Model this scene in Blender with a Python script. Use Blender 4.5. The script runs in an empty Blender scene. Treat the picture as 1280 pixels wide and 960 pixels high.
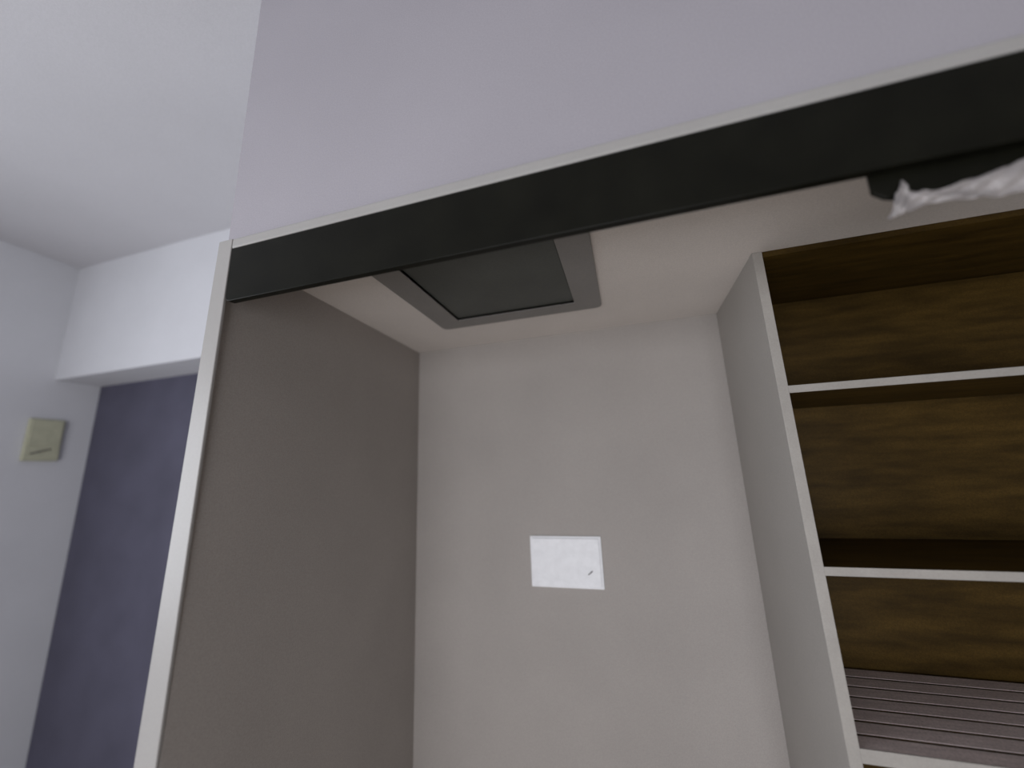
import bpy, bmesh, math, random
from mathutils import Matrix, Vector
random.seed(4)
S = bpy.context.scene
C = S.collection

# ------------------------------------------------------------------ camera
cam = bpy.data.cameras.new('camera'); co = bpy.data.objects.new('camera', cam); C.objects.link(co)
FW = Vector((-0.26943046, 0.93835669, 0.21655011))
RT = Vector((0.95819195, 0.28370233, -0.03716405))
UP = Vector((0.0963089, -0.19748345, 0.97556388))
m = Matrix((RT, UP, -FW)).transposed().to_4x4(); m.translation = Vector((0, 0, 1.5))
co.matrix_world = m
cam.sensor_width = 36.0; cam.lens = 479.827 / 1280 * 36.0
cam.clip_start = 0.02
cam.dof.use_dof = True; cam.dof.focus_distance = 0.85; cam.dof.aperture_fstop = 0.9
S.camera = co

# ------------------------------------------------------------------ light
S.view_settings.view_transform = 'Standard'; S.view_settings.look = 'None'
S.view_settings.gamma = 1.0; S.view_settings.exposure = 0.0
S.view_settings.use_curve_mapping = False
w = bpy.data.worlds.new('world'); S.world = w; w.use_nodes = True
w.node_tree.nodes['Background'].inputs[0].default_value = (0.62, 0.68, 0.85, 1)
w.node_tree.nodes['Background'].inputs[1].default_value = 0.5
def area(name, loc, aim, sx, sy, power, col):
    l = bpy.data.lights.new(name, 'AREA'); l.shape = 'RECTANGLE'; l.size = sx; l.size_y = sy
    l.energy = power; l.color = col
    o = bpy.data.objects.new(name, l); C.objects.link(o); o.location = loc
    o.rotation_euler = (Vector(aim) - Vector(loc)).to_track_quat('-Z', 'Y').to_euler()
    return o
XL = -3.009                                                # inner face of the left wall
# daylight coming in through the window in the wall behind the camera
area('window_daylight', (-0.3, -2.13, 1.05), (-0.3, 0.0, 1.05), 2.2, 1.5, 58, (0.95, 0.95, 0.98))
# added fill at an invented left-wall window, brightens the front wall's left side
area('added_side_fill', (XL + .02, -0.85, 1.4), (0.0, -0.85, 1.4), 1.4, 1.4, 47, (0.90, 0.94, 1.0))

# ------------------------------------------------------------------ materials
def mat(name, col, rough=0.7, amp=0.06, scale=9.0, grain=0.0, bump=0.0, bscale=350.0, spec=0.3, stretch=None, col2=None):
    M = bpy.data.materials.new(name); M.use_nodes = True
    nt = M.node_tree; N = nt.nodes; L = nt.links; b = N['Principled BSDF']
    b.inputs['Roughness'].default_value = rough
    b.inputs['Specular IOR Level'].default_value = spec
    tc = N.new('ShaderNodeTexCoord'); mp = N.new('ShaderNodeMapping'); L.new(tc.outputs['Object'], mp.inputs[0])
    if stretch: mp.inputs['Scale'].default_value = stretch
    nz = N.new('ShaderNodeTexNoise'); nz.inputs['Scale'].default_value = scale; nz.inputs['Detail'].default_value = 5
    L.new(mp.outputs[0], nz.inputs['Vector'])
    rp = N.new('ShaderNodeValToRGB'); L.new(nz.outputs['Fac'], rp.inputs[0])
    c2 = col2 or tuple(c * (1 + amp) for c in col); c1 = tuple(c * (1 - amp) for c in col)
    rp.color_ramp.elements[0].position = 0.3; rp.color_ramp.elements[1].position = 0.7
    rp.color_ramp.elements[0].color = (*c1, 1); rp.color_ramp.elements[1].color = (*c2, 1)
    out = rp.outputs[0]
    if grain:
        g = N.new('ShaderNodeTexNoise'); g.inputs['Scale'].default_value = 320; g.inputs['Detail'].default_value = 2
        L.new(tc.outputs['Object'], g.inputs['Vector'])
        mr = N.new('ShaderNodeMapRange'); L.new(g.outputs['Fac'], mr.inputs[0])
        mr.inputs[1].default_value = 0.25; mr.inputs[2].default_value = 0.75
        mr.inputs[3].default_value = 1 - grain; mr.inputs[4].default_value = 1 + grain
        mx = N.new('ShaderNodeMix'); mx.data_type = 'RGBA'; mx.blend_type = 'MULTIPLY'; mx.inputs[0].default_value = 1
        L.new(out, mx.inputs[6]); L.new(mr.outputs[0], mx.inputs[7]); out = mx.outputs[2]
    L.new(out, b.inputs['Base Color'])
    if bump:
        bn = N.new('ShaderNodeTexNoise'); bn.inputs['Scale'].default_value = bscale; bn.inputs['Detail'].default_value = 3
        L.new(mp.outputs[0], bn.inputs['Vector'])
        bp = N.new('ShaderNodeBump'); bp.inputs['Strength'].default_value = bump; bp.inputs['Distance'].default_value = 0.002
        L.new(bn.outputs['Fac'], bp.inputs['Height']); L.new(bp.outputs[0], b.inputs['Normal'])
    return M

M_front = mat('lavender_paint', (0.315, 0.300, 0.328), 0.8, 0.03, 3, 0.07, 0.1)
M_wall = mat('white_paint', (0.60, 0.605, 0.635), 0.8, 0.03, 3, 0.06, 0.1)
M_ceil = mat('ceiling_paint', (0.53, 0.525, 0.55), 0.85, 0.03, 2, 0.06, 0.1)
M_niche = mat('taupe_board', (0.36, 0.332, 0.312), 0.6, 0.04, 4, 0.09, 0.05)
M_nceil = mat('niche_ceiling_paint', (0.65, 0.605, 0.57), 0.65, 0.04, 4, 0.08, 0.05)
M_trim = mat('trim_gloss_white', (0.31, 0.30, 0.29), 0.4, 0.03, 6, 0.03)
M_black = mat('black_laminate', (0.006, 0.006, 0.004), 0.35, 0.25, 14, 0.15, spec=0.1)
M_door = mat('slate_violet_door', (0.080, 0.077, 0.112), 0.6, 0.12, 5, 0.12, 0.1)
M_panel = mat('white_shelf_board', (0.37, 0.35, 0.327), 0.45, 0.03, 6, 0.06)
M_edge = mat('pale_edge_band', (0.345, 0.325, 0.30), 0.4, 0.05, 20, 0.05)
M_wood = mat('dark_brown_veneer', (0.050, 0.029, 0.006), 0.5, 0.3, 7, 0.22, 0.1, 200, 0.15, (1.0, 6.0, 6.0), (0.078, 0.046, 0.010))
M_slat = mat('mauve_grey_slat', (0.64, 0.54, 0.52), 0.55, 0.1, 12, 0.2, 0.05, 200, 0.3, (1.0, 8.0, 8.0))
M_hatch = mat('hatch_frame_grey', (0.21, 0.20, 0.19), 0.5, 0.05, 8, 0.08)
M_hdark = mat('hatch_panel_dark', (0.068, 0.072, 0.065), 0.45, 0.15, 6, 0.15)
M_plate = mat('white_plastic', (0.86, 0.87, 0.90), 0.45, 0.045, 45, 0.03)
M_beige = mat('beige_plastic', (0.46, 0.46, 0.34), 0.5, 0.08, 30, 0.08)
M_slot = mat('dark_slot', (0.06, 0.05, 0.06), 0.6)
M_film = mat('crumpled_white_film', (0.27, 0.25, 0.245), 0.4, 0.12, 60, 0.1, 0.4, 120, 0.5)
M_floor = mat('floor_boards', (0.55, 0.50, 0.44), 0.45, 0.15, 4, 0.0, 0, 1, 0.4, (1, 7, 1))
M_glass = bpy.data.materials.new('clear_glass'); M_glass.use_nodes = True
_g = M_glass.node_tree.nodes['Principled BSDF']; _g.inputs['Transmission Weight'].default_value = 1.0
_g.inputs['Roughness'].default_value = 0.0; _g.inputs['IOR'].default_value = 1.02

# ------------------------------------------------------------------ mesh helpers
def link(name, bm, material, parent=None, bevel=0.0, smooth=False, segs=2):
    me = bpy.data.meshes.new(name)
    bmesh.ops.recalc_face_normals(bm, faces=bm.faces)
    bm.to_mesh(me); bm.free()
    me.materials.append(material)
    if smooth:
        for p in me.polygons: p.use_smooth = True
    o = bpy.data.objects.new(name, me); C.objects.link(o)
    if parent: o.parent = parent
    if bevel:
        b = o.modifiers.new('bevel', 'BEVEL'); b.width = bevel; b.segments = segs; b.limit_method = 'ANGLE'
    return o
def add_box(bm, x0, x1, y0, y1, z0, z1):
    v = [bm.verts.new((x, y, z)) for z in (z0, z1) for y in (y0, y1) for x in (x0, x1)]
    for f in ((0, 1, 3, 2), (4, 6, 7, 5), (0, 4, 5, 1), (2, 3, 7, 6), (0, 2, 6, 4), (1, 5, 7, 3)):
        bm.faces.new([v[i] for i in f])
    return v
def box(name, material, x0, x1, y0, y1, z0, z1, parent=None, bevel=0.0, segs=2):
    bm = bmesh.new(); add_box(bm, x0, x1, y0, y1, z0, z1)
    return link(name, bm, material, parent, bevel, segs=segs)
def prism(name, material, pts, y0, y1, parent=None, bevel=0.0):
    """polygon in the XZ plane, extruded from y0 to y1"""
    bm = bmesh.new(); n = len(pts)
    a = [bm.verts.new((x, y0, z)) for x, z in pts]; b = [bm.verts.new((x, y1, z)) for x, z in pts]
    bm.faces.new(a); bm.faces.new(b[::-1])
    for i in range(n): bm.faces.new((a[i], a[(i + 1) % n], b[(i + 1) % n], b[i]))
    return link(name, bm, material, parent, bevel)
def struct(o): o['kind'] = 'structure'; return o
def empty(name, loc):
    o = bpy.data.objects.new(name, None); C.objects.link(o); o.location = loc; o.empty_display_size = 0.1
    return o
def tag(o, label, cat, group=None):
    o['label'] = label; o['category'] = cat
    if group: o['group'] = group
    return o
def rebase(parent):
    """children are modelled in world coordinates: shift their meshes to the parent's base"""
    def shift(o, off):
        for c in o.children:
            c.data.transform(Matrix.Translation(-off)); shift(c, off)
    shift(parent, parent.location.copy())

# ------------------------------------------------------------------ room shell
XL, XR, YB, YF, HC = -3.009, 1.9, -2.2, 0.55, 2.7575      # side walls, wall behind, front wall, ceiling height
YH, YD = 1.277, 1.475                                     # beam face and door plane at the end of the passage
NX0, NX1, NYB, NZ = -0.757, 1.25, 1.313, 1.968            # niche: left face, right face, back face, ceiling
struct(box('floor', M_floor, XL - .1, XR + .1, YB - .1, YD + .15, -0.1, 0.0))
struct(box('ceiling', M_ceil, XL - .1, XR + .1, YB - .1, YD + .15, HC, HC + .1))
LY0, LY1, LZ0, LZ1 = -1.6, -0.1, 0.65, 2.15               # opening of the added side window
bm = bmesh.new()
add_box(bm, XL - .1, XL, YB - .1, LY0, 0, HC); add_box(bm, XL - .1, XL, LY1, YD + .15, 0, HC)
add_box(bm, XL - .1, XL, LY0, LY1, 0, LZ0); add_box(bm, XL - .1, XL, LY0, LY1, LZ1, HC)
struct(link('wall_left', bm, M_wall))
struct(box('wall_right', M_wood, XR, XR + .1, YB - .1, YD + .15, 0, HC))  # unseen wall, dark veneer put on it to cut bounce light at the right
struct(box('trim_3', M_niche, -0.785, NX0, 0.5325, YF + .002, 0, NZ - .0005))   # lining between casing and wall
bm = bmesh.new()                                          # front wall: above the niche and right of it
add_box(bm, -0.79, XR, YF, YF + .03, NZ, HC); add_box(bm, NX1, XR, YF, YF + .03, 0, NZ)
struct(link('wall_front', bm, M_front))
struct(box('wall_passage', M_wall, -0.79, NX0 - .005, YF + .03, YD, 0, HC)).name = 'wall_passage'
bm = bmesh.new(); add_box(bm, XL, -0.79, YH, YD, 2.078, HC)
struct(link('wall_end', bm, M_wall))
struct(box('wall_far', M_wall, XL, XR, YD + .05, YD + .15, 0, HC))
struct(box('wall_niche_back', M_niche, NX0, NX1 + .05, NYB, NYB + .03, 0, NZ))
struct(box('wall_niche_left', M_niche, NX0 - .004, NX0, YF + .002, NYB, 0, NZ))
struct(box('wall_niche_right', M_niche, NX1, NX1 + .05, YF + .03, NYB, 0, NZ))
# niche ceiling around the hatch opening
HX0, HX1, HY0, HY1 = -0.472, -0.104, 0.70, 1.054
bm = bmesh.new()
add_box(bm, NX0, HX0, YF + .03, NYB, NZ, NZ + .03); add_box(bm, HX1, NX1, YF + .03, NYB, NZ, NZ + .03)
add_box(bm, HX0, HX1, YF + .03, HY0, NZ, NZ + .03); add_box(bm, HX0, HX1, HY1, NYB, NZ, NZ + .03)
struct(link('ceiling_niche', bm, M_nceil))
# wall behind the camera with its window
WX0, WX1, WZ0, WZ1 = -1.45, 0.85, 0.25, 1.85
bm = bmesh.new()
add_box(bm, XL, WX0, YB - .1, YB, 0, HC); add_box(bm, WX1, XR, YB - .1, YB, 0, HC)
add_box(bm, WX0, WX1, YB - .1, YB, 0, WZ0); add_box(bm, WX0, WX1, YB - .1, YB, WZ1, HC)
struct(link('wall_back', bm, M_wall))
win = struct(empty('window_1', (0.5 * (WX0 + WX1), YB - .05, WZ0)))
bm = bmesh.new()
for x in (WX0, 0.5 * (WX0 + WX1) - .025, WX1 - .05): add_box(bm, x, x + .05, YB - .07, YB - .03, WZ0, WZ1)
add_box(bm, WX0 + .05, WX1 - .05, YB - .068, YB - .032, WZ0, WZ0 + .05); add_box(bm, WX0 + .05, WX1 - .05, YB - .068, YB - .032, WZ1 - .05, WZ1)
link('window_frame', bm, M_trim, win)
for x in (WX0 + .05, 0.5 * (WX0 + WX1) + .025):
    box('pane', M_glass, x, x + 1.075, YB - .053, YB - .047, WZ0 + .05, WZ1 - .05, win)
rebase(win)

win2 = struct(empty('added_window_2', (XL - .05, 0.5 * (LY0 + LY1), LZ0)))  # unseen window, added to go with the side fill light
bm = bmesh.new()
for y in (LY0, 0.5 * (LY0 + LY1) - .025, LY1 - .05): add_box(bm, XL - .07, XL - .03, y, y + .05, LZ0, LZ1)
add_box(bm, XL - .068, XL - .032, LY0 + .05, LY1 - .05, LZ0, LZ0 + .05); add_box(bm, XL - .068, XL - .032, LY0 + .05, LY1 - .05, LZ1 - .05, LZ1)
link('window_frame', bm, M_trim, win2)
for y in (LY0 + .05, 0.5 * (LY0 + LY1) + .025):
    box('pane', M_glass, XL - .053, XL - .047, y, y + 0.675, LZ0 + .05, LZ1 - .05, win2)
rebase(win2)

# door leaves filling the recess at the end of the passage
door = struct(empty('door_1', (-2.4, YD + .025, 0)))
for x0, x1 in ((XL + .002, -1.902), (-1.898, -0.792)):
    box('door_leaf', M_door, x0, x1, YD, YD + .04, 0.005, 2.15, door, 0.002)
rebase(door)

# white casing round the niche: left jamb and head
YC = 0.526
struct(prism('trim_1', M_trim, [(-0.824, 0.0), (-0.770, 0.0), (-0.7575, 1.06), (-0.7455, 1.968), (-0.7455, 1.991), (-0.782, 1.991), (-0.806, 1.06)],
             YC, YC + .006, bevel=0.0015))
struct(prism('trim_2', M_trim, [(-0.7455, 1.968), (1.29, 1.968), (1.29, 1.991), (-0.7455, 1.991)], YC, YF - .0005, bevel=0.004))

# ------------------------------------------------------------------ black fascia across the top of the opening
fas = tag(empty('fascia_panel', (0.25, YC, 1.849)), 'long black fascia board hung along the top edge of the closet opening', 'panel')
R = 0.012; FX = -0.744; FZ = 1.849
arc = [(FX + R - R * math.cos(a), FZ + R - R * math.sin(a)) for a in [math.pi / 2 * k / 6 for k in range(7)]]
prism('board', M_black, [(FX, 1.9675)] + arc + [(1.249, FZ), (1.249, 1.9675)], YC, YC + .014, fas, 0.0015)
prism('lower_flap', M_black, [(0.333, 1.868), (0.332, 1.826), (0.344, 1.816), (0.381, 1.804), (0.409, 1.809), (0.44, 1.817),
      (0.47, 1.824), (0.512, 1.830), (0.60, 1.838), (0.75, 1.843), (0.75, 1.868)], YC + .015, YC + .021, fas, 0.001)
rebase(fas)

# crumpled white plastic film caught under the fascia
top = [(0.343, 1.794), (0.351, 1.816), (0.361, 1.834), (0.365, 1.816), (0.383, 1.809), (0.411, 1.813), (0.442, 1.820), (0.472, 1.828), (0.516, 1.838), (0.58, 1.844)]
bot = [(0.337, 1.783), (0.342, 1.784), (0.350, 1.786), (0.360, 1.790), (0.381, 1.796), (0.406, 1.791), (0.435, 1.789), (0.463, 1.788), (0.503, 1.788), (0.57, 1.792)]
bm = bmesh.new(); grid = []
NC, NR = 48, 10
def lerp_poly(P, t):
    t *= len(P) - 1; i = min(int(t), len(P) - 2); f = t - i
    return P[i][0] * (1 - f) + P[i + 1][0] * f, P[i][1] * (1 - f) + P[i + 1][1] * f
for i in range(NC + 1):
    t = i / NC; tx, tz = lerp_poly(top, t); bx, bz = lerp_poly(bot, t); col = []
    for j in range(NR + 1):
        s = j / NR
        y = 0.5345 + 0.0045 * math.sin(19 * t + 5 * s) * math.sin(3.1 * s + 0.3) + 0.002 * math.sin(47 * t - 9 * s)
        jit = 0.0012 * (random.random() - .5) * (2 + 0 * s)
        col.append(bm.verts.new((bx + (tx - bx) * s + jit, y + jit, bz + (tz - bz) * s + (0.002 * (random.random() - .5) if j in (0, NR) and i else 0))))
    grid.append(col)
for i in range(NC):
    for j in range(NR):
        bm.faces.new((grid[i][j], grid[i + 1][j], grid[i + 1][j + 1], grid[i][j + 1]))
film = link('plastic_film', bm, M_film, smooth=True)
sol = film.modifiers.new('solidify', 'SOLIDIFY'); sol.thickness = 0.0008; sol.offset = 0
tag(film, 'crumpled white plastic strip hanging below the right end of the black fascia board', 'plastic strip')

# ------------------------------------------------------------------ ceiling hatch of the niche
hat = tag(empty('ceiling_hatch', (-0.287, 0.87, NZ)), 'dark square hatch in a wide grey frame set in the closet ceiling', 'hatch')
OX0, OX1, OY0, OY1 = -0.543, -0.030, 0.63, 1.105
def ring(bm, z_out, z_top, z_in):
    """flat frame with a rounded outer corner and a shallow slope to the inner edge"""
    r = 0.018; outer = []
    for cx, cy, a0 in ((OX1 - r, OY1 - r, 0), (OX0 + r, OY1 - r, 90), (OX0 + r, OY0 + r, 180), (OX1 - r, OY0 + r, 270)):
        for k in range(5):
            a = math.radians(a0 + 22.5 * k); outer.append((cx + r * math.cos(a), cy + r * math.sin(a)))
    inner = [(HX1, HY1), (HX0, HY1), (HX0, HY0), (HX1, HY0)]
    o1 = [bm.verts.new((x, y, z_top)) for x, y in outer]; o2 = [bm.verts.new((x, y, z_out)) for x, y in outer]
    i2 = [bm.verts.new((x, y, z_in)) for x, y in inner]; i1 = [bm.verts.new((x, y, z_top + .03)) for x, y in inner]
    n = len(outer)
    for k in range(n):
        bm.faces.new((o1[k], o1[(k + 1) % n], o2[(k + 1) % n], o2[k]))
        q, q2 = k // 5, ((k + 1) % n) // 5
        if q == q2: bm.faces.new((o2[k], o2[(k + 1) % n], i2[q]))
        else: bm.faces.new((o2[k], o2[(k + 1) % n], i2[q2], i2[q]))
    for q in range(4): bm.faces.new((i2[q], i2[(q + 1) % 4], i1[(q + 1) % 4], i1[q]))
bm = bmesh.new(); ring(bm, NZ - .006, NZ - .0005, NZ - .003)
fr = link('hatch_frame', bm, M_hatch, hat)
pn = box('hatch_panel', M_hdark, HX0 + .001, HX1 - .001, HY0 + .001, HY1 - .001, NZ + .004, NZ + .02, hat, 0.002)
rebase(hat)

# ------------------------------------------------------------------ shelf unit at the right of the niche
su = tag(empty('shelf_unit', (0.79, 1.1, 0)), 'built-in brown shelf unit with pale shelf edges beside the grey side board', 'shelf unit')
PX0, PX1, SY, SB = 0.322, 0.341, 0.932, 1.252
sp = box('side_panel', M_panel, PX0, PX1, SY + .002, NYB - .001, 0.001, NZ - .0005, su)
sp['label'] = 'pale grey upright side board of the shelf unit'
box('edge_strip', M_edge, PX0, PX1 + .001, SY, SY + .0025, 0.001, NZ - .0005, sp, 0.0008)
box('back_panel', M_wood, PX1, NX1 - .001, SB, SB + .012, 0.001, NZ - .017, su)
tp = box('top_panel', M_wood, PX1 + .0005, NX1 - .001, SY + .003, SB + .012, NZ - .014, NZ - .0005, su)
for z in (1.636, 1.279):
    sh = box('shelf', M_wood, PX1 + .0005, NX1 - .001, SY + .003, SB - .0005, z, z + .015, su)
    box('edge_strip', M_edge, PX1 + .0005, NX1 - .001, SY + .0005, SY + .003, z - .0005, z + .0155, sh, 0.0008)
# lowest shelf in view: a slatted one
sl = box('slatted_shelf', M_wood, PX1 + .0005, NX1 - .001, SY + .003, SB - .0005, 0.976, 0.9966, su)
sl['label'] = 'low shelf with a mauve-grey slatted top'
box('edge_strip', M_edge, PX1 + .0005, NX1 - .001, SY + .0005, SY + .003, 0.976, 0.9985, sl, 0.0008)
n = 7; pitch = (SB - .002 - SY - .004) / n
slat0 = None
for k in range(n):
    y = SY + .0035 + pitch * k
    if slat0 is None:
        slat0 = box('slat', M_slat, PX1 + .002, NX1 - .003, 0.0, pitch - .009, 0.9967, 0.998, sl)
        slat0.location.y = y; s = slat0
    else:
        s = slat0.copy(); C.objects.link(s); s.parent = sl; s.location.y = y
# a further plain shelf below, out of frame, closes the unit
box('shelf', M_wood, PX1 + .0005, NX1 - .001, SY + .003, SB - .0005, 0.5, 0.515, su)
off = su.location.copy(); seen = set()
def shift(o):
    for c in o.children:
        if c.data.name not in seen:
            c.data.transform(Matrix.Translation(-off)); seen.add(c.data.name)
        shift(c)
shift(su)

# ------------------------------------------------------------------ white cover box on the back of the niche
wb = tag(empty('wall_cover', (-0.220, NYB, 1.206)), 'white rectangular plastic cover on the grey back of the closet', 'wall cover')
x0, x1, z0, z1 = -0.334, -0.105, 1.129, 1.283
box('base_plate', M_plate, x0, x1, NYB - .006, NYB - .0005, z0, z1, wb, 0.002)
box('cover_lid', M_plate, x0 + .006, x1 - .006, NYB - .011, NYB - .006, z0 + .006, z1 - .006, wb, 0.002)
lt = prism('latch', M_slot, [(-0.152, 1.172), (-0.149, 1.171), (-0.136, 1.181), (-0.138, 1.184)], NYB - .0125, NYB - .011, wb)
lt['label'] = 'small dark slanted latch mark'
rebase(wb)

# ------------------------------------------------------------------ beige box on the passage's left wall
bb = tag(empty('wall_box', (XL, 1.28, 1.745)), 'beige upright box with a dark slot, fixed to the white wall beside the dark door', 'wall box')
box('housing', M_beige, XL + .0005, XL + .022, 1.212, 1.350, 1.636, 1.858, bb, 0.006)
box('front_plate', M_beige, XL + .022, XL + .026, 1.222, 1.340, 1.715, 1.850, bb, 0.002)
bm = bmesh.new()
v = [(1.238, 1.668), (1.314, 1.696), (1.314, 1.703), (1.238, 1.675)]
a = [bm.verts.new((XL + .0215, y, z)) for y, z in v]; b = [bm.verts.new((XL + .0235, y, z)) for y, z in v]
bm.faces.new(a); bm.faces.new(b[::-1])
for i in range(4): bm.faces.new((a[i], a[(i + 1) % 4], b[(i + 1) % 4], b[i]))
so = link('slot', bm, M_slot, bb); so['label'] = 'dark slanting slot'
rebase(bb)
